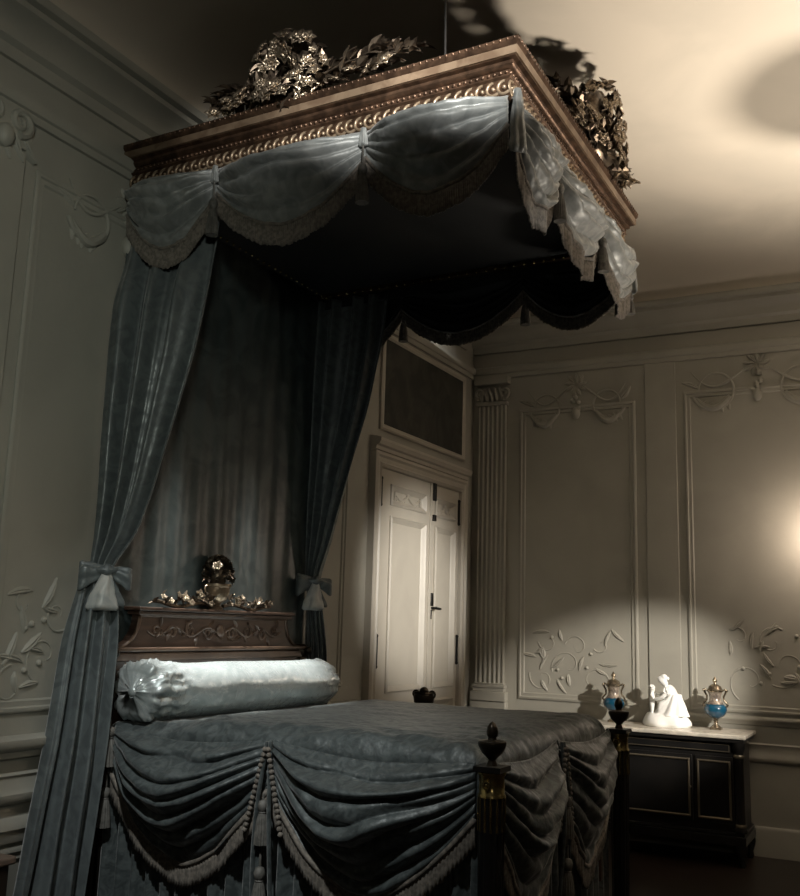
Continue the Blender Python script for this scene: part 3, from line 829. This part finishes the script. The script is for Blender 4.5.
# cords, jabot and tassels at the gathers
def cord_group(c, nrm, along_, parent):
    c, nrm, al = V(c), V(nrm), V(along_)
    for s in (-1, 1):
        mb = MB(); pts = [c + nrm * (.03 + .02 * sin(pi * k / 14)) + al * s * (.008 + .035 * sin(pi * .5 * k / 14)) + V((0, 0, -.62 * k / 14)) for k in range(15)]
        mb.tube(pts, .009, 7); mb.build('cord', M['velvet'], parent)
    tassel(c + nrm * .05 + V((0, 0, -.20)), .17, parent, s=.8, cord=.02)
    tassel(c + nrm * .05 + V((0, 0, -.42)), .19, parent, s=.8, cord=.05)
    mb = MB()
    for s in (-1, 1):
        for k in range(16):
            mb.ball(c + nrm * .045 + al * s * (.008 + .0052 * k) + V((0, 0, -.03 - .021 * k)), .0115, 7, 5)
    mb.build('bead_braid', M['fringe'], parent, angle=180)
cord_group((-2.35, Y0 - .01, ZP), (0, -1, 0), (1, 0, 0), sp)
cord_group((X1 + .012, 4.215, ZP), (1, 0, 0), (0, 1, 0), sp)
tassel((-3.215, Y0 - .03, 1.10), .17, sp, s=1.2, cord=.03); tassel((-3.22, Y0 - .02, .86), .17, sp, s=.8, cord=.05)

# ------------------------------------------------------------------ bolster
P0, P1 = V((-3.14, 3.435, 1.222)), V((-3.10, 4.975, 1.215))
bo = thing('bolster', (-3.12, 4.23, 1.11), 'round pale blue satin bolster lying against the headboard', 'bolster')
def bol(u, v):
    a = 2 * pi * u; e = min(v, 1 - v) * (P1 - P0).length
    r = .122
    pk = sm(.34, .0, e) * (1.0 if v < .5 else .25)
    ruff = pk * (.007 * sin(a * 9 + 3 * noise.noise(V((cos(a) * 2, sin(a) * 2, v * 9)))) + .034 * noise.noise(V((cos(a) * 3.5, sin(a) * 3.5, v * 26))) + .030 * abs(noise.noise(V((cos(a) * 8, sin(a) * 8, v * 50)))))
    sag = -.012 * sin(a) ** 2 if sin(a) < 0 else 0
    rr = r * (1 - .86 * (1 - math.sqrt(max(0, 1 - (1 - min(1, e / .05)) ** 2)))) + ruff * min(1, e / .03) + .006 * noise.noise(V((cos(a) * 1.5, sin(a) * 1.5, v * 5)))
    return P0.lerp(P1, v) + V((rr * cos(a) * 1.12, 0, rr * sin(a) + sag))
mb = MB(); mb.grid(bol, 96, 120, wrap=True)
mb.f.append(tuple(i * 121 for i in range(96))); mb.f.append(tuple(i * 121 + 120 for i in reversed(range(96))))
mb.ball(P0 + V((0, .004, 0)), .024, 14, 9, (1, .6, 1))
bm = mb.build('bolster_cover', M['bolster'], bo, angle=180)
for c, s in ((P1, 1),):
    mb = MB()
    for k in range(14):
        a = 2 * pi * k / 14
        mb.leaf(c + V((.02 * cos(a), s * .005, .02 * sin(a))), (cos(a), s * .45, sin(a)), (0, s, 0), .085, .05, .4)
    mb.ball(c + V((0, s * .01, 0)), .03, 10, 7, (1, .5, 1))
    mb.build('end_rosette', M['bow'], bo, angle=180, solid=.003)

# ------------------------------------------------------------------ hangings
def curtain(keys, npl, nz, top, bot, seed):
    """keys: (z, x_a, y_a, x_b, y_b, amp) sorted by z; sheet pleated between edges a and b"""
    keys = sorted(keys)
    # smooth interpolation
    zs = [k[0] for k in keys]
    def sample(z):
        r = [0] * 5; w = 0
        for k in range(-3, 4):
            q = interp(keys, z + k * .035); g = math.exp(-k * k / 4)
            r = [a + b * g for a, b in zip(r, q)]; w += g
        return [a / w for a in r]
    def g(u, v):
        z = top + (bot - top) * v
        xa, ya, xb, yb, amp = sample(z)
        d = V((xb - xa, yb - ya, 0)); nn = V((d.y, -d.x, 0)).normalized()
        s = u + .10 * noise.noise(V((u * 2.2, z * .35, seed)))
        a = amp * (sin(2 * pi * npl * s + .8 * noise.noise(V((u * 2, z * .5, seed + 3)))) + .28 * sin(2 * pi * npl * 2.3 * s + 1 + z * .3))
        return V((xa, ya, z)) + d * u + nn * (a * 1.25 + .012 * noise.noise(V((u * 5, z * 2.2, seed + 9))))
    mb = MB(); mb.grid(g, npl * 26, nz)
    return mb
cu = thing('bed_curtain', (-3.25, 3.36, 0), 'blue silk bed curtain tied with a bow beside the panelled left wall', 'curtain', 'tied bed curtains')
mb = curtain([(1.80, -3.345, 3.33, -3.235, 3.35, .018), (1.90, -3.355, 3.35, -3.17, 3.39, .024), (2.15, -3.365, 3.36, -3.09, 3.41, .028), (2.40, -3.365, 3.355, -3.02, 3.42, .030),
              (2.80, -3.365, 3.35, -2.91, 3.43, .032), (3.05, -3.365, 3.36, -2.87, 3.44, .034), (3.30, -3.368, 3.42, -2.84, 3.47, .022), (3.67, -3.368, 3.42, -2.82, 3.48, .018), (1.70, -3.34, 3.32, -3.26, 3.34, .014)], 3, 90, 3.60, 1.72, 1)
mb.build('upper_drape', M['silk'], cu, angle=180, solid=.004)
mb = curtain([(.01, -3.30, 2.93, -3.20, 3.28, .030), (.50, -3.30, 3.03, -3.19, 3.30, .030), (1.0, -3.31, 3.12, -3.20, 3.36, .026), (1.45, -3.32, 3.18, -3.21, 3.39, .022), (1.65, -3.33, 3.24, -3.22, 3.38, .018), (1.80, -3.335, 3.29, -3.25, 3.36, .012)], 3, 70, 1.78, .012, 2)
mb.build('lower_drape', M['silk'], cu, angle=180, solid=.004)
def bow(c, face, side, parent, s=1.0):
    c, face, side = V(c), V(face).normalized(), V(side).normalized()
    for sg, ang, L, w, bm_ in ((1, -.38, .145, .13, 'silk'), (-1, -.30, .15, .17, 'silk')):
        d = side * sg * cos(ang) + V((0, 0, sin(ang)))
        flare(c + face * .02, d, V((0, 0, 1)), L * s, .03 * s, w * s, .025 * s, .06 * s, folds=5, famp=.16, tip=.25).build('bow_loop', M[bm_], parent, angle=180)
    flare(c + face * .035, V((0, 0, -1)) + side * -.05, side, .215 * s, .03 * s, .155 * s, .025 * s, .07 * s, folds=4, famp=.14, tip=.10).build('bow_tail', M['bow'], parent, angle=180)
    flare(c + face * .012, V((0, 0, -1)) + side * .35, side, .20 * s, .03 * s, .09 * s, .02 * s, .03 * s, folds=4, famp=.14, tip=.10).build('bow_tail', M['silk'], parent, angle=180)
    mb = MB(); mb.ball(c + face * .035, .032 * s, 14, 9, (1, 1, 1.1)); mb.build('bow_knot', M['silk'], parent)
    mb = MB(); mb.torus(c + V((0, 0, .0)), .055 * s, .018 * s, 24, 8); mb.build('tieback', M['silk'], parent)
bow((-3.255, 3.335, 1.755), (.75, -.65, 0), (.65, .75, 0), cu, .84)
cu2 = thing('bed_curtain', (-3.25, 5.14, 0), 'blue silk bed curtain tied with a bow between the headboard and the double door', 'curtain', 'tied bed curtains')
mb = curtain([(1.70, -3.34, 5.14, -3.26, 5.12, .014), (1.85, -3.345, 5.14, -3.25, 5.12, .018), (2.0, -3.35, 5.14, -3.20, 5.12, .022), (2.42, -3.365, 5.15, -3.09, 5.14, .028), (2.9, -3.365, 5.15, -2.96, 5.15, .030),
              (3.35, -3.365, 5.15, -2.87, 5.15, .032), (3.67, -3.365, 5.15, -2.84, 5.15, .032)], 4, 80, 3.60, 1.74, 4)
mb.build('upper_drape', M['silk'], cu2, angle=180, solid=.004)
mb = curtain([(.01, -3.32, 5.14, -3.20, 5.26, .024), (1.0, -3.33, 5.14, -3.21, 5.22, .022), (1.4, -3.335, 5.13, -3.22, 5.20, .018), (1.8, -3.335, 5.12, -3.26, 5.15, .012)], 4, 60, 1.80, .012, 6)
mb.build('lower_drape', M['silk'], cu2, angle=180, solid=.004)
bow((-3.27, 5.10, 1.80), (.8, -.6, 0), (.6, .8, 0), cu2, .84)
# cloth hanging flat behind the headboard
def backcloth(u, v):
    y = 3.40 + 1.74 * u; z = 3.69 - 3.1 * v
    a = .0035 * sin(u * 2 * pi * 11 + 1.5 * noise.noise(V((u * 4, v * 2, 3)))) + .008 * noise.noise(V((u * 5, v * 1.4, 8)))
    return V((XA + .022 + a, y, z))
mb = MB(); mb.grid(backcloth, 150, 30)
o = mb.build('wall_hanging', M['back'], loc=(XA + .02, 4.27, .6), angle=180, solid=.004)
tag(o, 'dark teal silk cloth hanging on the wall behind the headboard', 'wall hanging')

# ------------------------------------------------------------------ cabinet
CX0, CX1, CY0, CY1, CZ = -2.40, -1.095, 7.235, 7.715, .87
cab = thing('cabinet', ((CX0 + CX1) / 2, (CY0 + CY1) / 2, 0), 'low black ebony cabinet with a pale marble top against the back wall', 'cabinet')
mb = MB(); mb.box((CX0 + .05, CY0 + .05, .19), (CX1 - .05, CY1, CZ - .035)); body = mb.build('cabinet_body', M['ebony'], cab, smooth=False, bevel=.004)
mb = MB(); mb.box((CX0 + .02, CY0 + .02, .14), (CX1 - .02, CY1, .20)); mb.box((CX0 + .03, CY0 + .03, .20), (CX1 - .03, CY1, .225)); mb.build('plinth', M['ebony'], cab, smooth=False, bevel=.006)
mb = MB(); mb.box((CX0, CY0, CZ - .03), (CX1, CY1 + .01, CZ)); mb.build('marble_top', M['marble'], cab, smooth=False, bevel=.008)
mb = MB(); mb.box((CX0 + .012, CY0 + .012, CZ - .055), (CX1 - .012, CY1, CZ - .03)); mb.build('top_moulding', M['ebony'], cab, smooth=False, bevel=.006)
fc = lambda u, z, d: V((u, CY0 + .05 - d, z))
INL = [(0, 0), (0, .008), (.007, .011), (.014, .006), (.014, 0)]
for name, u0, u1 in (('side_panel', CX0 + .11, CX0 + .335), ('cabinet_door', CX0 + .385, CX1 - .385), ('side_panel', CX1 - .335, CX1 - .11)):
    mb = MB(); mb.box(fc(u0 - .015, .275, .012), fc(u1 + .015, .715, -.001)); p = mb.build(name, M['ebony'], cab, smooth=False, bevel=.003)
    frame_mb(lambda u, z, d: fc(u, z, d + .012), u0, u1, .30, .69, INL).build('inlay_border', M['inlay'], p, angle=30)
    if name == 'cabinet_door':
        mb = MB(); mb.ball(fc(u1 + .004, .50, .02), .008, 8, 6); mb.build('keyhole_plate', M['inlay'], p)
mb = MB(); mb.box(fc(CX0 + .11, .745, .01), fc(CX1 - .11, .805, -.001)); p = mb.build('frieze_drawer', M['ebony'], cab, smooth=False, bevel=.003)
frame_mb(lambda u, z, d: fc(u, z, d + .01), CX0 + .115, CX1 - .115, .75, .80, [(0, 0), (0, .003), (.005, .003), (.005, 0)]).build('inlay_border', M['inlay'], p, angle=30)
for x in (CX0 + .055, CX1 - .055):
    mb = MB(); mb.lathe([(.040, .225), (.044, .24), (.034, .265), (.031, .30), (.029, .68), (.033, .72), (.030, .745), (.042, .78), (.044, .815)], (x, CY0 + .055, 0), 22); co = mb.build('column', M['ebony'], cab)
    for z in (.27, .725):
        mb = MB(); mb.lathe([(.033, z - .012), (.037, z - .005), (.037, z + .005), (.033, z + .012)], (x, CY0 + .055, 0), 20); mb.build('ring', M['inlay'], co)
    for y in (CY0 + .06, CY1 - .06):
        mb = MB(); mb.lathe([(.018, 0), (.026, .02), (.020, .05), (.034, .09), (.040, .12), (.036, .142)], (x, y, 0), 18); mb.build('foot', M['ebony'], cab)

# vases
def vase(x, y, label):
    t = thing('vase', (x, y, CZ), label, 'vase', 'pair of covered vases on the cabinet')
    c = (x, y, CZ)
    mb = MB(); mb.box((x - .036, y - .036, CZ), (x + .036, y + .036, CZ + .016)); mb.lathe([(.032, .016), (.030, .022), (.014, .036), (.012, .052), (.018, .060), (.014, .066), (.030, .078)], c, 22); mb.build('foot', M['mount'], t, angle=45)
    mb = MB(); mb.lathe([(.026, .074), (.048, .088), (.066, .108), (.075, .132), (.073, .150), (.062, .166), (.050, .172)], c, 28); mb.build('body', M['blue'], t)
    mb = MB(); mb.lathe([(.052, .168), (.055, .172), (.050, .178), (.040, .190), (.037, .215), (.041, .238), (.047, .252), (.050, .256)], c, 26); mb.build('neck', M['vaseneck'], t)
    mb = MB(); mb.lathe([(.052, .254), (.056, .258), (.056, .266), (.046, .274), (.040, .290), (.022, .302), (.010, .308), (.008, .316), (.016, .324), (.017, .333), (.010, .342), (.004, .352), (.0, .358)], c, 24); mb.build('lid', M['mount'], t, angle=45)
    for s in (-1, 1):
        mb = MB(); mb.tube([(x + s * q, y, CZ + z) for q, z in ((.068, .150), (.080, .165), (.072, .182), (.056, .196), (.055, .222), (.066, .245), (.073, .262), (.064, .272), (.052, .262))], [.006, .008, .007, .006, .006, .007, .008, .007, .005], 8)
        mb.ball((x + s * .074, y, CZ + .262), .010, 8, 6); mb.build('handle', M['mount'], t)
    t.scale = (1.08, 1.08, 1.05)
    return t
vase(-2.095, 7.56, 'blue porcelain vase with gilt mounts at the bedpost end of the cabinet top')
vase(-1.345, 7.56, 'blue porcelain vase with gilt mounts near the free corner of the cabinet top')

# white figure group
fx, fy = -1.69, 7.52
fg = thing('figurine', (fx, fy, CZ), 'white biscuit porcelain figure group on a rocky base between two blue vases', 'figurine')
def rock(u, v):
    a = 2 * pi * u
    r = [.0, .165, .175, .165, .150, .135, .0]; zz = [.0, .0, .02, .05, .075, .088, .094]
    k = v * 6; i = min(5, int(k)); f = k - i
    rr = r[i] + (r[i + 1] - r[i]) * f; z = zz[i] + (zz[i + 1] - zz[i]) * f
    w = 1 + .12 * noise.noise(V((cos(a) * 2, sin(a) * 2, z * 12)))
    return V((fx + rr * cos(a) * w, fy + rr * sin(a) * w * .68, CZ + z + .012 * noise.noise(V((cos(a) * 3, sin(a) * 3, rr * 20))) * (1 if v > .3 else 0)))
mb = MB(); mb.grid(rock, 48, 18, wrap=True); mb.build('rocky_base', M['biscuit'], fg, angle=180)
def skin(name, pts, edges, parent, m, root=0, sub=2):
    me = bpy.data.meshes.new(name)
    org = ORG[parent.name]
    me.from_pydata([V(p[:3]) - org for p in pts], edges, [])
    me.materials.append(m)
    o = bpy.data.objects.new(name, me); COL.objects.link(o); o.parent = parent; ORG[o.name] = org
    s = o.modifiers.new('skin', 'SKIN'); s.use_smooth_shade = True
    for i, p in enumerate(pts):
        sv = me.skin_vertices[0].data[i]
        sv.radius = (p[3], p[4] if len(p) > 4 else p[3])
        sv.use_root = (i == root)
    d = o.modifiers.new('smooth', 'SUBSURF'); d.levels = sub; d.render_levels = sub
    return o
def F(dx, dy, dz, *r): return (fx + dx, fy + dy, CZ + dz, *r)
# bending woman, seated on the rock, leaning towards the child
woman = skin('woman_figure', [
    F(.075, .005, .150, .050), F(.060, .0, .205, .042), F(.035, -.005, .255, .044), F(.010, -.01, .292, .022), F(-.012, -.015, .318, .028), F(-.026, -.018, .345, .030), F(-.034, -.02, .365, .018),   # 0-6 pelvis..crown
    F(.028, -.055, .268, .022), F(-.005, -.075, .215, .016), F(-.060, -.06, .195, .012), F(-.085, -.045, .190, .010),   # 7-10 near arm
    F(.035, .045, .268, .022), F(-.010, .055, .225, .016), F(-.065, .03, .225, .012), F(-.085, .015, .232, .010),      # 11-14 far arm
    F(.020, -.035, .160, .040), F(-.030, -.04, .165, .033), F(-.035, -.045, .115, .024), F(-.045, -.05, .085, .017), F(-.075, -.055, .082, .012),   # 15-19 near leg
    F(.020, .030, .160, .038), F(-.020, .03, .160, .032), F(-.020, .03, .115, .024), F(-.025, .03, .085, .017), F(-.055, .03, .082, .012),
    F(-.058, -.022, .340, .007)],
    [(0, 1), (1, 2), (2, 3), (3, 4), (4, 5), (5, 6), (2, 7), (7, 8), (8, 9), (9, 10), (2, 11), (11, 12), (12, 13), (13, 14), (0, 15), (15, 16), (16, 17), (17, 18), (18, 19), (0, 20), (20, 21), (21, 22), (22, 23), (23, 24), (5, 25)], fg, M['biscuit'])
def drape(u, v):
    a = 2 * pi * u
    k = [(.150, .26, .042, .05), (.115, .20, .060, .062), (.085, .15, .085, .075), (.065, .12, .105, .082), (.05, .085, .125, .09)]
    q = v * 4; i = min(3, int(q)); f = q - i
    c = [p + (r - p) * f for p, r in zip(k[i], k[i + 1])]
    w = 1 + .10 * sin(a * 8 + v * 2)
    z = [.235, .195, .150, .110, .078]
    zz = z[i] + (z[i + 1] - z[i]) * f
    cx = .062 - .030 * v
    return F(cx + c[2] * cos(a) * w, c[3] * sin(a) * w, zz)[:3]
mb = MB(); mb.grid(drape, 64, 14, wrap=True); mb.build('drapery', M['biscuit'], fg, angle=180, solid=.004)
mb = MB(); mb.ball(F(-.010, -.012, .352)[:3], .027, 12, 8, (1, 1, .9)); mb.ball(F(.014, -.008, .345)[:3], .014, 10, 7); mb.build('hair', M['biscuit'], woman)
child = skin('child_figure', [
    F(-.100, -.015, .160, .024), F(-.100, -.015, .195, .022), F(-.100, -.015, .222, .022), F(-.099, -.016, .243, .012), F(-.097, -.018, .262, .021), F(-.097, -.018, .282, .020),
    F(-.098, -.043, .224, .011), F(-.080, -.055, .196, .009), F(-.050, -.05, .185, .007),
    F(-.104, .012, .224, .011), F(-.118, .018, .195, .009), F(-.110, -.005, .170, .007),
    F(-.096, -.027, .130, .015), F(-.098, -.028, .095, .010), F(-.115, -.03, .088, .008),
    F(-.106, .0, .130, .015), F(-.112, .0, .095, .010), F(-.130, .0, .088, .008), F(-.080, -.02, .263, .006)],
    [(0, 1), (1, 2), (2, 3), (3, 4), (4, 5), (2, 6), (6, 7), (7, 8), (2, 9), (9, 10), (10, 11), (0, 12), (12, 13), (13, 14), (0, 15), (15, 16), (16, 17), (4, 18)], fg, M['biscuit'])
mb = MB()
for k in range(14):
    a = k * 2.4; e = .1 + k * .1
    mb.ball(F(-.101 + .017 * cos(a) * cos(e), -.018 + .017 * sin(a) * cos(e), .276 + .014 * sin(e))[:3], .009, 7, 5)
mb.build('hair', M['biscuit'], child)

# dark urn on a slim stand, seen over the bed in front of the door
st = thing('stand', (-2.72, 5.55, 0), 'dark rounded urn finial of a slim stand behind the bed before the double door', 'stand')
c = (-2.72, 5.55, 0)
mb = MB(); mb.lathe([(.14, 0), (.14, .02), (.05, .05), (.03, .10), (.022, .5), (.022, .95), (.035, .99), (.02, 1.02), (.03, 1.04)], c, 24); mb.build('shaft', M['iron'], st)
mb = MB(); mb.lathe([(.025, 1.04), (.045, 1.06), (.062, 1.09), (.066, 1.12), (.060, 1.135), (.066, 1.142), (.062, 1.15), (.03, 1.146)], c, 24)
for s in (-1, 1): mb.torus((c[0] + s * .055, c[1], 1.135), .020, .007, 12, 6, (V((1, 0, 0)), V((0, 0, 1)), V((0, 1, 0))))
mb.ball((c[0], c[1], 1.15), .03, 10, 7); mb.build('urn', M['bronze'], st)

# low dark chest by the left wall
ch = thing('chest', (-3.22, 2.45, 0), 'low black wooden chest with a brown rim standing by the left wall', 'chest')
mb = MB(); mb.box((-3.335, 1.75, .05), (-3.10, 2.80, .615)); mb.build('chest_body', M['chest'], ch, smooth=False, bevel=.006)
mb = MB(); mb.box((-3.345, 1.73, .615), (-3.085, 2.82, .645)); mb.build('chest_lid', M['chestrim'], ch, smooth=False, bevel=.008)
for y in (1.82, 2.73):
    for x in (-3.29, -3.145):
        mb = MB(); mb.lathe([(.02, 0), (.035, .025), (.03, .052)], (x, y, 0), 14); mb.build('foot', M['chest'], ch)

# ------------------------------------------------------------------ lights
def spot(name, loc, target, power, size, blend, color, radius=.03):
    l = bpy.data.lights.new(name, 'SPOT'); l.energy = power; l.spot_size = radians(size); l.spot_blend = blend; l.color = color; l.shadow_soft_size = radius
    o = bpy.data.objects.new(name, l); COL.objects.link(o); o.location = loc
    o.rotation_euler = (V(target) - V(loc)).to_track_quat('-Z', 'Y').to_euler(); return o
def point(name, loc, power, color, radius=.05):
    l = bpy.data.lights.new(name, 'POINT'); l.energy = power; l.color = color; l.shadow_soft_size = radius
    o = bpy.data.objects.new(name, l); COL.objects.link(o); o.location = loc; return o
WARM, NEUT, COOL = (1, .82, .62), (1, .90, .76), (.94, .98, 1)
def area(name, loc, target, power, size, color):
    l = bpy.data.lights.new(name, 'AREA'); l.energy = power; l.size = size; l.color = color
    o = bpy.data.objects.new(name, l); COL.objects.link(o); o.location = loc
    o.rotation_euler = (V(target) - V(loc)).to_track_quat('-Z', 'Y').to_euler(); return o
UPC = (1, .88, .74)
spot('floor_uplight', (1.0, 5.7, 1.30), (.60, 4.95, 4.45), 1180, 97, 1.0, UPC, .20)
for tx, pw_ in ((-1.50, 4500), (-1.98, 2800), (-2.45, 1100)):
    spot('canopy_spotlight', (1.2, -.8, 4.25), (tx, 3.30, 3.885), pw_, 9.6, 1.0, (1, .98, .93), .03)
spot('cabinet_spotlight', (.95, 5.2, 2.55), (-2.07, 7.7, .97), 800, 23.5, .7, (1, .91, .80), .03)
spot('pillow_spotlight', (0.0, 3.35, 4.25), (-3.0, 4.15, 1.28), 90, 20, .85, (1, 1, .96), .05)
for ty in (3.86, 4.50):
    spot('canopy_downlight', (-3.09, ty, 3.58), (-3.12, ty + .02, 1.3), 850, 23, 1.0, (1, 1, .96), .03)
spot('bed_spotlight', (-1.6, 1.0, 4.30), (-2.45, 3.40, 1.10), 470, 36, 1.0, (.96, 1, .98), .05)
spot('door_spotlight', (1.6, 4.3, 2.5), (-3.38, 6.66, 1.80), 1500, 19, 1.0, (1, .94, .85), .05)
point('wall_sconce_lamp', (-.57, 7.48, 2.28), 15, (1, .80, .64), .05)
point('front_fill_light', (.7, -.9, 2.2), 9, NEUT, .08)  # added fill beside the camera for front light and brass glints; no fixture
spot('room_spotlight', (.5, -.8, 2.5), (-3.38, 2.3, 2.6), 230, 46, 1.0, (.94, 1, .88), .15)

# unseen unlit dish, added because it throws the round shadow on the ceiling
hx, hy, hz = .27, 5.48, 3.15
cd_ = thing('hanging_shadow_dish', (hx, hy, ZC), 'round frosted glass dish lamp hanging on a rod from the ceiling', 'lamp')
mb = MB(); mb.tube([(hx, hy, hz), (hx, hy, ZC)], .012, 8); mb.lathe([(.07, ZC - .03), (.05, ZC - .002)], (hx, hy, 0), 20); mb.build('chain', M['gilt'], cd_)
mb = MB(); mb.lathe([(.0, hz - .14), (.04, hz - .13), (.05, hz - .10), (.22, hz - .06), (.325, hz), (.335, hz + .012), (.31, hz + .012), (.19, hz - .04), (.0, hz - .05)], (hx, hy, 0), 40); mb.build('dish', M['frost'], cd_)
w = bpy.data.worlds.new('World'); SC.world = w; w.use_nodes = True
w.node_tree.nodes['Background'].inputs['Color'].default_value = (.9, 1, .9, 1)
w.node_tree.nodes['Background'].inputs['Strength'].default_value = 0.010

# ------------------------------------------------------------------ camera
cam = bpy.data.cameras.new('camera'); co = bpy.data.objects.new('camera', cam); COL.objects.link(co)
cam.sensor_fit = 'HORIZONTAL'; cam.sensor_width = 36; cam.lens = 36 * 976.82 / 800; cam.clip_start = .05
Rm = Matrix(((0.8858999852, 0.0574892544, 0.4603001215), (0.4629883301, -0.1709495373, -0.8697229800), (0.0286883672, 0.9836011597, -0.1780610464)))
co.matrix_world = Matrix.Translation((0, 0, 1.55)) @ Rm.to_4x4()
SC.camera = co
SC.view_settings.view_transform = 'Standard'; SC.view_settings.look = 'None'; SC.view_settings.gamma = 1
SC.view_settings.exposure = 0.0; SC.view_settings.use_curve_mapping = False
SC.cycles.caustics_reflective = False
